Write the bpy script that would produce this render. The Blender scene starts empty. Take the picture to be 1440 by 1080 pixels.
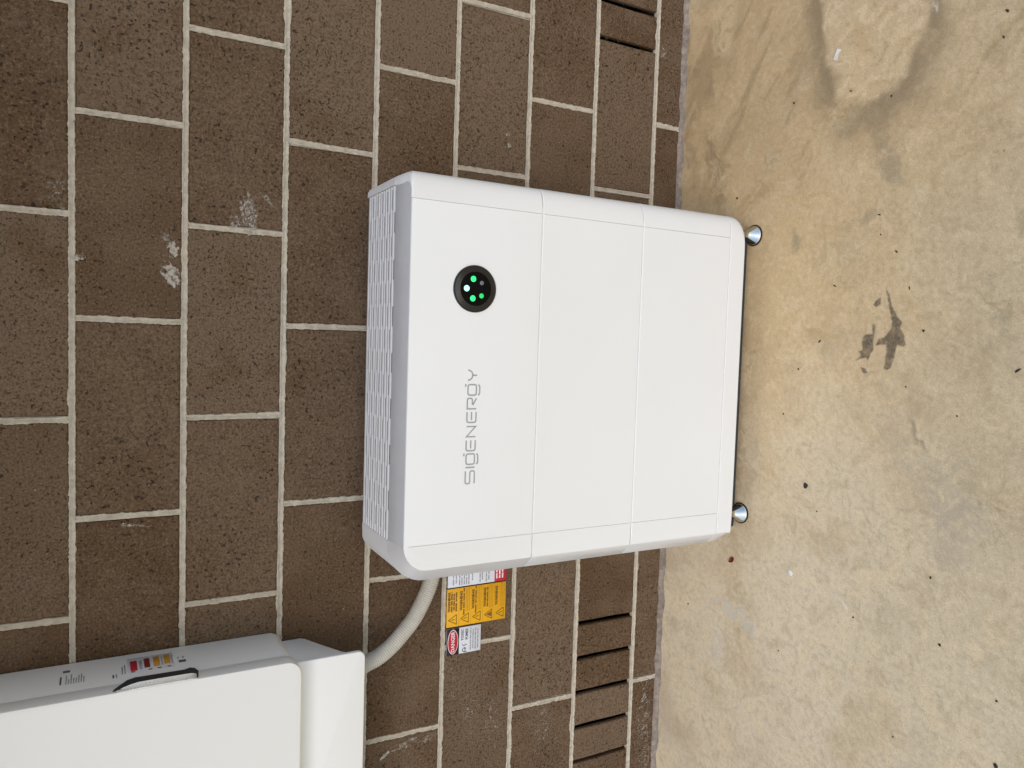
import bpy, bmesh, math, random
import numpy as np
from mathutils import Vector, Matrix, noise
random.seed(7)
R = math.radians
scene = bpy.context.scene
COL = scene.collection

# ------------------------------------------------------------------ camera
cam_d = bpy.data.cameras.new('camera')
cam = bpy.data.objects.new('camera', cam_d)
COL.objects.link(cam)
PITCH, YAW, ROLL = 0.501456, -0.065283, -0.000371
cp, sp, cy, sy = math.cos(PITCH), math.sin(PITCH), math.cos(YAW), math.sin(YAW)
fwd = Vector((sy*cp, cy*cp, -sp))
rgt = Vector((cy, -sy, 0))
dwn = fwd.cross(rgt)
cr, sr = math.cos(ROLL), math.sin(ROLL)
rgt, dwn = cr*rgt + sr*dwn, -sr*rgt + cr*dwn
# the phone was held sideways: picture right = down, picture up = right
M3 = Matrix((dwn, rgt, -fwd)).transposed()
cam.matrix_world = Matrix.Translation((0.14102, -1.70605, 1.46616)) @ M3.to_4x4()
cam_d.sensor_width = 36.0
cam_d.lens = 36.0*1059.877/1440.0
cam_d.clip_start = 0.02
cam_d.clip_end = 300
scene.camera = cam

# ------------------------------------------------------------------ sky, sun, exposure
SUN_EL, SUN_AZ = 44.0, 192.0          # azimuth clockwise from +Y: light from front-left
w = bpy.data.worlds.new('World'); scene.world = w; w.use_nodes = True
nt = w.node_tree
sky = nt.nodes.new('ShaderNodeTexSky'); sky.sky_type = 'NISHITA'
sky.sun_disc = False
sky.sun_elevation = R(SUN_EL); sky.sun_rotation = R(SUN_AZ)
sky.air_density = 1.0; sky.dust_density = 1.5; sky.ozone_density = 1.1
bg = nt.nodes['Background']; bg.inputs['Strength'].default_value = 0.12
nt.links.new(sky.outputs[0], bg.inputs['Color'])
sd = bpy.data.lights.new('sun', 'SUN'); sd.energy = 0.7; sd.angle = R(40); sd.color = (1.0, 0.95, 0.88)
sun = bpy.data.objects.new('sun', sd); COL.objects.link(sun)
az, el = R(SUN_AZ), R(SUN_EL)
to_sun = Vector((math.sin(az)*math.cos(el), math.cos(az)*math.cos(el), math.sin(el)))
sun.rotation_euler = to_sun.to_track_quat('Z', 'Y').to_euler()
vs = scene.view_settings
vs.view_transform = 'Standard'; vs.look = 'None'; vs.gamma = 1.0; vs.exposure = 0.62
vs.use_curve_mapping = False
scene.render.engine = 'CYCLES'
scene.cycles.max_bounces = 6
scene.cycles.diffuse_bounces = 4

# ------------------------------------------------------------------ material helpers
class NT:
    """tiny node builder: every call returns an output socket"""
    def __init__(s, name):
        s.m = bpy.data.materials.new(name); s.m.use_nodes = True
        s.t = s.m.node_tree; s.b = s.t.nodes['Principled BSDF']
        s.pos = None
    def n(s, k, **kw):
        x = s.t.nodes.new(k)
        for a, v in kw.items(): setattr(x, a, v)
        return x
    def put(s, sock, v):
        if hasattr(v, 'is_linked'): s.t.links.new(v, sock)
        elif isinstance(v, tuple) and len(v) == 3 and sock.type == 'RGBA': sock.default_value = (*v, 1)
        else: sock.default_value = v
    def P(s):
        if not s.pos: s.pos = s.n('ShaderNodeNewGeometry').outputs['Position']
        return s.pos
    def obj(s): return s.n('ShaderNodeTexCoord').outputs['Object']
    def rnd(s): return s.n('ShaderNodeObjectInfo').outputs['Random']
    def noise(s, scale, detail=3, rough=.55, vec=None, dist=0.0, w=None):
        x = s.n('ShaderNodeTexNoise')
        if w is not None:
            x.noise_dimensions = '4D'; s.put(x.inputs['W'], w)
        s.put(x.inputs['Vector'], vec if vec is not None else s.P())
        x.inputs['Scale'].default_value = scale; x.inputs['Detail'].default_value = detail
        x.inputs['Roughness'].default_value = rough; x.inputs['Distortion'].default_value = dist
        return x.outputs['Fac']
    def voro(s, scale, vec=None, feature='F1', rand=1.0):
        x = s.n('ShaderNodeTexVoronoi', feature=feature)
        s.put(x.inputs['Vector'], vec if vec is not None else s.P())
        x.inputs['Scale'].default_value = scale; x.inputs['Randomness'].default_value = rand
        return x
    def math(s, op, a, b=0.0, c=0.0, clamp=False):
        x = s.n('ShaderNodeMath', operation=op, use_clamp=clamp)
        s.put(x.inputs[0], a); s.put(x.inputs[1], b); s.put(x.inputs[2], c)
        return x.outputs[0]
    def vmath(s, op, a, b=(0, 0, 0)):
        x = s.n('ShaderNodeVectorMath', operation=op)
        s.put(x.inputs[0], a); s.put(x.inputs[1], b)
        return x.outputs['Value'] if op in ('LENGTH', 'DISTANCE', 'DOT_PRODUCT') else x.outputs[0]
    def ss(s, v, lo, hi, a=0.0, b=1.0):
        x = s.n('ShaderNodeMapRange', interpolation_type='SMOOTHSTEP')
        s.put(x.inputs[0], v)
        x.inputs[1].default_value = lo; x.inputs[2].default_value = hi
        x.inputs[3].default_value = a; x.inputs[4].default_value = b
        return x.outputs[0]
    def mix(s, f, a, b, blend='MIX'):
        x = s.n('ShaderNodeMix', data_type='RGBA', blend_type=blend)
        s.put(x.inputs[0], f); s.put(x.inputs[6], a); s.put(x.inputs[7], b)
        return x.outputs[2]
    def bump(s, h, dist, strength=1.0, nrm=None):
        x = s.n('ShaderNodeBump'); s.put(x.inputs['Height'], h)
        x.inputs['Distance'].default_value = dist; x.inputs['Strength'].default_value = strength
        if nrm: s.put(x.inputs['Normal'], nrm)
        return x.outputs[0]
    def ellipse(s, cx, cyy, ax, ay, ang, axes='XY', warp=None, wamp=0.0):
        """scaled distance from an ellipse centre, 1 at its rim"""
        p = s.P()
        if warp is not None:
            p = s.vmath('ADD', p, s.vmath('SCALE', warp) if False else warp)
        q = s.vmath('SUBTRACT', p, (cx, cyy, 0) if axes == 'XY' else (cx, 0, cyy))
        m = s.n('ShaderNodeMapping', vector_type='POINT')
        s.put(m.inputs['Vector'], q)
        sep = s.n('ShaderNodeSeparateXYZ'); s.put(sep.inputs[0], q)
        a, b = sep.outputs[0], sep.outputs[1 if axes == 'XY' else 2]
        c_, s_ = math.cos(ang), math.sin(ang)
        u = s.math('ADD', s.math('MULTIPLY', a, c_/ax), s.math('MULTIPLY', b, s_/ax))
        v = s.math('ADD', s.math('MULTIPLY', a, -s_/ay), s.math('MULTIPLY', b, c_/ay))
        return s.math('SQRT', s.math('ADD', s.math('MULTIPLY', u, u), s.math('MULTIPLY', v, v)))
    def out(s, color=None, rough=None, normal=None, metal=None, spec=None, coat=None):
        for nm, v in (('Base Color', color), ('Roughness', rough), ('Normal', normal), ('Metallic', metal),
                      ('Specular IOR Level', spec), ('Coat Weight', coat)):
            if v is not None: s.put(s.b.inputs[nm], v)
        return s.m

def simple(name, col, rough=.5, metal=0.0, spec=None, grain=0.06, scale=60.0, bump=0.0):
    t = NT(name)
    f = t.noise(scale, 4, .6, t.obj())
    c = t.mix(t.ss(f, .3, .7), tuple(x*(1-grain) for x in col), tuple(min(1, x*(1+grain)) for x in col))
    n = t.bump(t.noise(scale*12, 2, .6, t.obj()), bump) if bump else None
    r = t.math('ADD', t.math('MULTIPLY', f, .12), rough-.06)
    return t.out(c, r, n, metal, spec)

def vec_noise(t, scale, amp):
    x = t.n('ShaderNodeTexNoise'); t.put(x.inputs['Vector'], t.P())
    x.inputs['Scale'].default_value = scale; x.inputs['Detail'].default_value = 4
    v = t.vmath('SUBTRACT', x.outputs['Color'], (.5, .5, .5))
    return t.vmath('MULTIPLY', v, (amp, amp, amp))

# --- brick: brown clay with dark pits, pale grains, bloom and mortar smears
def mat_brick():
    t = NT('brown_brick')
    rn = t.rnd()
    big = t.noise(6, 3, .6)
    c = t.mix(t.ss(rn, .0, 1.0), (0.096, 0.055, 0.027), (0.158, 0.108, 0.069))
    c = t.mix(t.math('MULTIPLY', t.ss(big, .40, .66), .6), c, (0.159, 0.106, 0.066))
    c = t.mix(t.math('MULTIPLY', t.ss(big, .46, .30), .6), c, (0.110, 0.062, 0.029))
    fine = t.noise(210, 3, .72)
    c = t.mix(t.math('MULTIPLY', t.ss(fine, .52, .68), .62), c, (0.230, 0.160, 0.102))
    c = t.mix(t.math('MULTIPLY', t.ss(fine, .49, .35), .75), c, (0.058, 0.034, 0.018))
    pit_n = t.noise(120, 2, .62)
    pits = t.math('MULTIPLY', t.ss(pit_n, .615, .66), t.ss(big, .62, .42, .45, 1.0))
    c = t.mix(t.math('MULTIPLY', pits, .82), c, (0.023, 0.014, 0.008))
    v = t.voro(80)
    chip = t.math('MULTIPLY', t.ss(v.outputs['Distance'], .17, .10), t.ss(v.outputs['Color'], .93, .96))
    c = t.mix(t.math('MULTIPLY', chip, .75), c, (0.371, 0.288, 0.190))
    h = t.math('SUBTRACT', t.math('MULTIPLY', fine, .8), pits)
    return t.out(c, .88, t.bump(h, .0022, .9), spec=.25)

def mat_mortar():
    t = NT('cream_mortar')
    n1 = t.noise(60, 4, .65); n2 = t.noise(420, 3, .7); n3 = t.noise(4, 3, .6)
    c = t.mix(t.ss(n1, .3, .72), (.45, .40, .315), (.63, .57, .465))
    c = t.mix(t.math('MULTIPLY', t.ss(n3, .45, .7), .35), c, (.56, .48, .37))
    c = t.mix(t.math('MULTIPLY', t.ss(n2, .46, .30), .4), c, (.32, .28, .23))
    dk = t.math('MULTIPLY', t.ss(t.noise(33, 3, .75), .66, .73), .7)
    c = t.mix(dk, c, (.17, .15, .13))
    return t.out(c, .92, t.bump(t.math('ADD', n2, t.math('MULTIPLY', n1, 1.5)), .002, .9), spec=.2)

def mat_base_mortar():
    t = NT('greyish_mortar')
    n1 = t.noise(50, 4, .65); n2 = t.noise(400, 3, .7)
    c = t.mix(t.ss(n1, .3, .7), (.21, .172, .140), (.36, .305, .25))
    return t.out(c, .92, t.bump(n2, .002, .9), spec=.2)

# --- old sandy concrete floor: patch colours come from the 'tone' attribute of the ground mesh
def mat_floor():
    t = NT('worn_concrete')
    at = t.n('ShaderNodeAttribute', attribute_name='tone').outputs['Color']
    n_s = t.noise(95, 3, .7); n_f = t.noise(300, 2, .7)
    base = t.mix(t.math('MULTIPLY', t.ss(n_s, .52, .68), .18), at, t.mix(1.0, at, (.66, .62, .56), 'MULTIPLY'))
    base = t.mix(t.math('MULTIPLY', t.ss(n_s, .47, .33), .18), base, t.mix(1.0, at, (1.26, 1.28, 1.32), 'MULTIPLY'))
    base = t.mix(t.math('MULTIPLY', t.ss(n_f, .53, .68), .28), base, t.mix(1.0, at, (1.4, 1.42, 1.45), 'MULTIPLY'))
    base = t.mix(t.math('MULTIPLY', t.ss(n_f, .47, .33), .34), base, t.mix(1.0, at, (.52, .5, .47), 'MULTIPLY'))
    v = t.voro(38)
    spk = t.math('MULTIPLY', t.ss(v.outputs['Distance'], .10, .05), t.ss(v.outputs['Color'], .92, .94))
    base = t.mix(t.math('MULTIPLY', spk, .6), base, (.10, .08, .06))
    h = t.math('ADD', t.math('MULTIPLY', n_f, .35), n_s)
    return t.out(base, t.math('ADD', .62, t.math('MULTIPLY', n_s, .3)), t.bump(h, .0014, .38), spec=.3)

def mat_white(name, col, rough=.42):
    t = NT(name)
    n = t.noise(2.5, 3, .5, t.obj()); f = t.noise(700, 2, .5, t.obj()); d = t.noise(45, 4, .7)
    c = t.mix(t.ss(n, .3, .7), col, tuple(x*.975 for x in col))
    c = t.mix(t.math('MULTIPLY', t.ss(d, .70, .80), .10), c, (.55, .50, .42))    # faint handling dust
    return t.out(c, t.math('ADD', rough-.04, t.math('MULTIPLY', n, .08)), t.bump(f, .00025, .25), spec=.45)

BRICK = mat_brick(); MORTAR = mat_mortar(); BASE_MORTAR = mat_base_mortar(); FLOOR = mat_floor()
WHITE = mat_white('satin_white_enamel', (.80, .805, .79))
WHITE2 = mat_white('white_powder_coat', (.86, .86, .835), .5)
SILVER = simple('silver_grey_plastic', (.56, .57, .58), .42, 0, .5, .03, 20, .0001)
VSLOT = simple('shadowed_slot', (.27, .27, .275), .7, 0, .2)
TRAY = simple('mid_grey_plastic', (.53, .535, .54), .5, 0, .4, .03, 20)
BEVEL = simple('silver_satin_paint', (.70, .70, .69), .36, .15, .6, .02, 20)
SLAT = simple('pale_grey_plastic', (.60, .60, .595), .45, 0, .5, .03, 20)
DARK = simple('dark_void', (.012, .011, .010), .9, 0, .1)
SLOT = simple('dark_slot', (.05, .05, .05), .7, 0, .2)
BLACK = simple('gloss_black_plastic', (.010, .010, .011), .16, 0, .6)
BLACKM = simple('black_lens', (.002, .002, .002), .45, 0, .12)
RINGM = simple('smoky_bezel', (.012, .0115, .011), .20, 0, .6)
CHROME = simple('polished_chrome', (.60, .60, .59), .12, 1.0, None, .02)
GALV = simple('brushed_aluminium', (.80, .80, .79), .28, 1.0, None, .03)
CONDUIT = simple('grey_pvc', (.50, .475, .41), .48, 0, .45, .05, 30)
HANDLE = simple('bright_satin_metal', (.95, .95, .94), .28, .5, .6, .02)
PRINT = simple('grey_print', (.36, .37, .385), .5, 0, .4)
TXT = simple('dark_print', (.10, .10, .115), .6)
TXTL = simple('faded_print', (.34, .345, .37), .6)
YEL = simple('yellow_vinyl', (.78, .40, .008), .42, 0, .4, .03)
YTX = simple('brown_print', (.20, .095, .006), .6)
YTL = simple('faint_brown_print', (.55, .27, .006), .6)
SGW = simple('white_vinyl', (.70, .72, .78), .42, 0, .4, .02)
RED = simple('red_vinyl', (.48, .020, .035), .42, 0, .4, .03)
DRED = simple('dark_red_vinyl', (.19, .018, .014), .45)
ORG = simple('amber_vinyl', (.55, .29, .03), .45)
LAB = simple('label_paper', (.66, .65, .68), .5)
PINKW = simple('white_print', (.80, .72, .74), .5)
BLKV = simple('black_vinyl', (.012, .008, .012), .42, 0, .4)
SPECK = simple('dark_debris', (.028, .022, .018), .8)
LEAF = simple('red_brown_leaf', (.16, .030, .016), .6, 0, .3, .35, 300)
CHIP = simple('white_scrap', (.82, .80, .76), .7)
SOFFIT = simple('bounce_soffit', (.80, .79, .77), .7)  # underside of the unseen roof, whitened to bounce light
BEAM = simple('unseen_beam', (.78, .77, .74), .6)

def led_mat(name, col, st):
    t = NT(name); t.out(tuple(x*.3 for x in col), .3)
    t.b.inputs['Emission Color'].default_value = (*col, 1); t.b.inputs['Emission Strength'].default_value = st
    return t.m
LED_B = led_mat('led_bright', (.30, 1.0, .55), 1.6)
LED_G = led_mat('led_green', (.03, .85, .22), .95)
LED_D = led_mat('led_dim', (.02, .70, .14), .6)
LED_OFF = simple('led_unlit', (.16, .16, .17), .3)

def mat_stain():
    t = NT('dried_stain')
    n = t.noise(90, 4, .7)
    t.out((.155, .125, .088), .8, spec=.2)
    a = t.n('ShaderNodeAttribute', attribute_name='soft')
    t.put(t.b.inputs['Alpha'], t.math('MULTIPLY', t.ss(n, .25, .62, .34, .72), a.outputs['Fac']))
    return t.m
STAIN = mat_stain()
def mat_smear():
    t = NT('mortar_film')
    n = t.noise(110, 3, .75)
    t.out((.44, .395, .335), .9, spec=.2)
    a = t.n('ShaderNodeAttribute', attribute_name='soft').outputs['Fac']
    # cover breaks up into grains where the film is thin
    t.put(t.b.inputs['Alpha'], t.math('MULTIPLY', t.ss(t.math('ADD', n, t.math('MULTIPLY', a, .40)), .62, .98), t.ss(a, 0, .5)))
    return t.m
SMEAR = mat_smear()

# ------------------------------------------------------------------ mesh helpers
def link(name, verts, faces, mat, parent=None, smooth=False, auto=None):
    me = bpy.data.meshes.new(name); me.from_pydata([tuple(v) for v in verts], [], faces); me.update()
    bm = bmesh.new(); bm.from_mesh(me); bmesh.ops.recalc_face_normals(bm, faces=bm.faces); bm.to_mesh(me); bm.free()
    if mat: me.materials.append(mat)
    if smooth:
        for p in me.polygons: p.use_smooth = True
        if auto:
            bm = bmesh.new(); bm.from_mesh(me)
            for e in bm.edges:
                if len(e.link_faces) == 2 and e.calc_face_angle(0) > R(auto): e.smooth = False
            bm.to_mesh(me); bm.free()
    o = bpy.data.objects.new(name, me); COL.objects.link(o); o.parent = parent
    return o
def thing(name, label, cat, loc=(0, 0, 0), group=None):
    o = bpy.data.objects.new(name, None); COL.objects.link(o); o.location = loc; o.empty_display_size = .05
    return tag(o, label, cat, group)
def tag(o, label=None, cat=None, group=None, kind=None):
    if label: o['label'] = label
    if cat: o['category'] = cat
    if group: o['group'] = group
    if kind: o['kind'] = kind
    return o
class MB:
    def __init__(s): s.v = []; s.f = []
    def add(s, v, f):
        k = len(s.v); s.v += [tuple(x) for x in v]; s.f += [tuple(i+k for i in q) for q in f]
    def box(s, x0, x1, y0, y1, z0, z1):
        s.add([(x0, y0, z0), (x1, y0, z0), (x1, y1, z0), (x0, y1, z0), (x0, y0, z1), (x1, y0, z1), (x1, y1, z1), (x0, y1, z1)],
              [(0, 1, 2, 3), (4, 5, 6, 7), (0, 1, 5, 4), (1, 2, 6, 5), (2, 3, 7, 6), (3, 0, 4, 7)])
    def rings(s, rings, cap0=True, cap1=True, closed=True):
        n = len(rings[0]); v = [p for r in rings for p in r]; f = []
        for i in range(len(rings)-1):
            for j in range(n if closed else n-1):
                a, b = i*n+j, i*n+(j+1) % n
                f.append((a, b, b+n, a+n))
        if cap0: f.append(tuple(range(n)))
        if cap1: f.append(tuple(range((len(rings)-1)*n, len(rings)*n)))
        s.add(v, f)
    def build(s, name, mat, parent=None, smooth=False, auto=None): return link(name, s.v, s.f, mat, parent, smooth, auto)
def rbox(name, mat, parent, x0, x1, y0, y1, z0, z1, bev=.002, seg=2):
    """box with rounded edges"""
    m = MB(); m.box(x0, x1, y0, y1, z0, z1)
    o = m.build(name, mat, parent)
    bm = bmesh.new(); bm.from_mesh(o.data)
    bmesh.ops.bevel(bm, geom=list(bm.edges), offset=bev, segments=seg, profile=.5, affect='EDGES')
    for f in bm.faces: f.smooth = True
    for e in bm.edges:
        if len(e.link_faces) == 2 and e.calc_face_angle(0) > R(50): e.smooth = False
    bm.to_mesh(o.data); bm.free()
    return o
def prism(name, mat, parent, poly, axis, a0, a1, bev=0.0):
    """extrude a 2-d polygon along an axis; poly in the other two axes, in xyz order"""
    def P(u, v, a): return {'x': (a, u, v), 'y': (u, a, v), 'z': (u, v, a)}[axis]
    m = MB(); m.rings([[P(u, v, a0) for u, v in poly], [P(u, v, a1) for u, v in poly]])
    o = m.build(name, mat, parent)
    if bev:
        bm = bmesh.new(); bm.from_mesh(o.data)
        bmesh.ops.bevel(bm, geom=[e for e in bm.edges if e.calc_face_angle(0) > R(25)], offset=bev, segments=2, profile=.5, affect='EDGES')
        for f in bm.faces: f.smooth = True
        for e in bm.edges:
            if len(e.link_faces) == 2 and e.calc_face_angle(0) > R(40): e.smooth = False
        bm.to_mesh(o.data); bm.free()
    return o
def rounded(x0, x1, z0, z1, r, n=8, which=(1, 1, 1, 1)):
    """rounded rectangle, counter-clockwise from bottom left; which: bl br tr tl"""
    out = []
    for (cx, cz, a, k) in ((x0, z0, 180, 0), (x1, z0, 270, 1), (x1, z1, 0, 2), (x0, z1, 90, 3)):
        rr = r if which[k] else 0
        if not rr: out.append((cx, cz)); continue
        ox = cx+rr if k in (0, 3) else cx-rr; oz = cz+rr if k in (0, 1) else cz-rr
        for i in range(n+1):
            t = R(a+90*i/n); out.append((ox+rr*math.cos(t), oz+rr*math.sin(t)))
    return out
def text_mesh(name, body, mat, parent, size, loc, rot, sx=1.0, depth=.0002, bold=.022):
    cu = bpy.data.curves.new(name, 'FONT'); cu.body = body; cu.size = size; cu.extrude = depth
    cu.align_x = 'CENTER'; cu.align_y = 'CENTER'; cu.resolution_u = 2; cu.offset = size*bold
    tmp = bpy.data.objects.new('tmp', cu); COL.objects.link(tmp)
    dg = bpy.context.evaluated_depsgraph_get(); dg.update()
    me = bpy.data.meshes.new_from_object(tmp.evaluated_get(dg)); bpy.data.objects.remove(tmp); bpy.data.curves.remove(cu)
    me.name = name; me.materials.clear(); me.materials.append(mat)
    o = bpy.data.objects.new(name, me); COL.objects.link(o); o.parent = parent
    o.location = loc; o.rotation_euler = rot; o.scale = (sx, 1, 1)
    return o

# ------------------------------------------------------------------ setting: ground and unseen added roof
def lin(r, g, b, k=1.0):
    f = lambda c: ((c/255+.055)/1.055)**2.4 if c > 10 else c/255/12.92
    return np.array([f(r), f(g), f(b)])*k
def vnoise(x, y, seed):
    """gradient noise on arrays, about -1..1"""
    xi = np.floor(x).astype(np.int64); yi = np.floor(y).astype(np.int64); fx = x-xi; fy = y-yi
    def g(ix, iy, dx, dy):
        h = (ix*374761393+iy*668265263+seed*974634777) & 0x7fffffff
        h = ((h ^ (h >> 13))*1274126177) & 0x7fffffff
        a = (h ^ (h >> 16))/0x7fffffff*2*np.pi*7
        return np.cos(a)*dx+np.sin(a)*dy
    u = fx*fx*fx*(fx*(fx*6-15)+10); v = fy*fy*fy*(fy*(fy*6-15)+10)
    n0 = g(xi, yi, fx, fy)*(1-u)+g(xi+1, yi, fx-1, fy)*u
    n1 = g(xi, yi+1, fx, fy-1)*(1-u)+g(xi+1, yi+1, fx-1, fy-1)*u
    return (n0*(1-v)+n1*v)*1.5
def fbm(x, y, f, seed, oct=4, rough=.55):
    r = 0; a = 1; tot = 0
    for o in range(oct):
        r = r+a*vnoise(x*f+17.3*o, y*f-9.1*o, seed+o); tot += a; a *= rough; f *= 2.03
    return r/tot
def sst(v, lo, hi):
    t = np.clip((v-lo)/(hi-lo), 0, 1); return t*t*(3-2*t)
OVX, OVY, OVA, OVB, OVG = .93, -.612, .245, .133, 0.0
FST = .004
gx = np.concatenate([[-30, -4, -2, -1.5], np.arange(-1.34, 1.3401, FST), [1.5, 2, 4, 30]])
gy = np.concatenate([[-40, -5, -2, -1.4], np.arange(-1.16, .0081, FST), [.3]])
GXX, GYY = np.meshgrid(gx, gy); gxv, gyv = GXX.ravel(), GYY.ravel()
def floor_tone(x, y):
    wx = fbm(x, y, 9, 11)*.045; wy = fbm(x, y, 9, 23)*.045          # domain warp
    X, Y = x+wx, y+wy
    right, left, far = lin(196, 168, 126), lin(203, 187, 159), lin(187, 172, 141)
    u = sst(x+fbm(x, y, 2, 5)*.35, -.55, .40)[:, None]; c = left*(1-u)+right*u
    g = (sst(-y+fbm(x, y, 2.4, 8)*.3, .50, .95)*(1-.45*sst(x, .3, .8)))[:, None]; c = c*(1-g*.6)+far*g*.6
    def lay(mask, col, k):
        nonlocal c
        m_ = (np.clip(mask, 0, 1)*k)[:, None]; c = c*(1-m_)+col*m_
    n1 = fbm(X, Y, 5, 31, 5, .6); n2 = fbm(X, Y, 16, 41, 4, .62); n3 = fbm(X+wx, Y+wy, 38, 51, 3, .6); n4 = fbm(x, y, 90, 61, 2)
    lay(sst(n1, .05, .40), lin(171, 147, 109), .40)
    lay(sst(-n1, .10, .45), lin(214, 193, 156), .32)
    lay(sst(n2, .08, .38), lin(168, 147, 112), .27)
    lay(sst(-n2, .08, .38), lin(210, 189, 150), .27)
    lay(sst(n3, .12, .35), lin(154, 134, 102), .26)
    lay(sst(-n3, .12, .35), lin(216, 197, 161), .26)
    lay(sst(n4, .15, .40), lin(150, 131, 100), .20)
    lay(sst(-n4, .15, .40), lin(220, 203, 170), .20)
    # crisp-edged flakes of the old skin
    fk = fbm(X*1.0, Y*1.0, 13, 71, 4, .6)
    lay(sst(fk, .16, .19)*sst(fbm(x, y, 2, 73), -.25, .15), lin(216, 192, 150), .18)
    lay(sst(fk, .13, .155)*(1-sst(fk, .155, .19))*sst(fbm(x, y, 2, 73), -.25, .15), lin(140, 118, 86), .16)
    gy_ = fbm(X, Y, 4.2, 81, 5, .62); lay(sst(gy_, .18, .42), lin(156, 143, 117), .22)
    # darker brown by the wall on the right, brown tint beside the battery
    lay(sst(-y, .36, .04)*sst(x, .35, .65)*sst(fbm(X, Y, 7, 91, 5, .65), -.28, .25), lin(141, 118, 86), .72)
    lay(sst(-y, .16, .02)*sst(x, -2, -1)*0, lin(150, 130, 100), .5)
    lay(sst(-y, .22, .04)*sst(-x, .30, .45)*sst(n1, -.3, .3), lin(178, 160, 137), .5)
    lay(sst(-y, .75, .25)*sst(x, .1, .35)*sst(n2, -.4, .2), lin(200, 170, 126), .30)
    # streaks running diagonally in the right-hand half
    st = fbm((x*.83-y*.55)*1.0, (x*.55+y*.83)*5.0, 4.0, 101, 4, .6)
    lay(sst(st, .15, .38)*sst(x, .40, .75)*sst(-y, .1, .2), lin(150, 127, 92), .45)
    lay(sst(-st, .15, .38)*sst(x, .45, .8), lin(214, 188, 146), .35)
    def ell(cx, cyy, a, b, ang, warp=1.0):
        dx, dy = x+wx*warp-cx, y+wy*warp-cyy; c_, s_ = math.cos(ang), math.sin(ang)
        return np.sqrt(((dx*c_+dy*s_)/a)**2+((-dx*s_+dy*c_)/b)**2)
    # the scraped clear oval with its dirty rim
    e = ell(OVX, OVY, OVA, OVB, OVG, .7)
    lay(sst(-e, -1.65, -1.05)*sst(fbm(X, Y, 8, 111, 5, .6), -.45, .12), lin(137, 119, 91), .78)
    cl = sst(-e, -1.08, -.93)
    lay(cl, lin(213, 187, 146), .78); lay(cl*sst(n2, .1, .4), lin(196, 167, 124), .6); lay(cl*sst(-n3, .1, .35), lin(228, 204, 163), .5); lay(cl*sst(n3, .2, .4), lin(172, 146, 108), .5)
    for (cx, cyy, a, b, ang, col, k) in ((.55, -.66, .06, .028, .5, (140, 128, 106), .42), (.43, -.63, .018, .035, 0, (136, 124, 102), .35), (.40, -.42, .03, .018, 0, (138, 126, 98), .55),
            (.62, -.15, .12, .04, .3, (138, 116, 86), .6), (1.0, -.15, .09, .045, .2, (218, 194, 152), .6), (.18, -.52, .05, .018, 1.1, (178, 148, 104), .5), (-.10, -.80, .17, .08, .6, (170, 159, 136), .32),
            (-.19, -.84, .09, .06, .2, (168, 156, 140), .3), (-.02, -.77, .028, .012, .8, (134, 122, 98), .65), (-.55, -.28, .12, .022, 1.35, (188, 184, 172), .5), (-.62, -.22, .10, .02, .2, (192, 184, 170), .4),
            (.06, -.37, .34, .05, .03, (200, 172, 130), .4), (.38, -1.0, .16, .06, .4, (206, 187, 150), .5), (-.05, -.285, .36, .016, 0, (172, 146, 112), .5), (.43, -.235, .05, .05, 0, (146, 118, 82), .65),
            (.52, -.30, .03, .06, .3, (168, 138, 96), .5), (.40, -.95, .08, .03, -.4, (150, 138, 108), .45), (.24, -.90, .08, .025, .2, (148, 136, 108), .4), (-.45, -.62, .03, .004, .5, (226, 214, 190), .6), (.84, -.75, .016, .012, 0, (226, 214, 190), .8)):
        lay(sst(-ell(cx, cyy, a, b, ang, .8), -1.25, -.55)*sst(n3+n2, -.45, .15), lin(*col), k)
    # wandering hairline cracks
    ck = np.abs(fbm(X, Y, 3.2, 121, 4, .55)); lay((1-sst(ck, .003, .010))*sst(fbm(x, y, 2.3, 131), .05, .25), lin(120, 102, 76), .22)
    return c*(1.10+.14*sst(-x, .1, .6))[:, None]*np.array([1.0, 1.03, 1.06])
tone = np.clip(floor_tone(gxv, gyv), .01, .9)
nx_, ny_ = len(gx), len(gy)
gme = bpy.data.meshes.new('ground')
rel = np.where((gyv > -1.2) & (gyv < 0) & (np.abs(gxv) < 1.35), fbm(gxv, gyv, 14, 7, 4)*.0006, 0)
idx = np.arange(nx_*ny_).reshape(ny_, nx_)
quads = np.stack([idx[:-1, :-1], idx[:-1, 1:], idx[1:, 1:], idx[1:, :-1]], -1).reshape(-1, 4)
gme.vertices.add(nx_*ny_); gme.vertices.foreach_set('co', np.stack([gxv, gyv, rel], -1).ravel().astype(np.float32))
gme.loops.add(quads.size); gme.loops.foreach_set('vertex_index', quads.ravel().astype(np.int32))
gme.polygons.add(len(quads)); gme.polygons.foreach_set('loop_start', np.arange(0, quads.size, 4, dtype=np.int32))
gme.update(calc_edges=True)
gme.polygons.foreach_set('use_smooth', np.ones(len(quads), dtype=bool))
ta = gme.attributes.new('tone', 'FLOAT_COLOR', 'POINT')
ta.data.foreach_set('color', np.concatenate([tone, np.ones((len(tone), 1))], 1).ravel().astype(np.float32))
gme.materials.append(FLOOR)
floor = bpy.data.objects.new('ground', gme); COL.objects.link(floor); tag(floor, kind='structure')
m = MB(); m.box(-3.0, 1.05, -1.7, .3, 2.96, 3.04)
roof = m.build('unseen_roof', SOFFIT); tag(roof, kind='structure')  # unseen roof, added and sized to dim the light from above
for i, x in enumerate((-2.9, -1.8, -.7, .4)):
    rbox('unseen_rafter', BEAM, roof, x-.03, x+.03, -1.66, -.02, 2.85, 2.958, .004)
rbox('unseen_fascia', BEAM, roof, -3.0, 1.05, -1.74, -1.703, 2.84, 3.06, .004)

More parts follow.
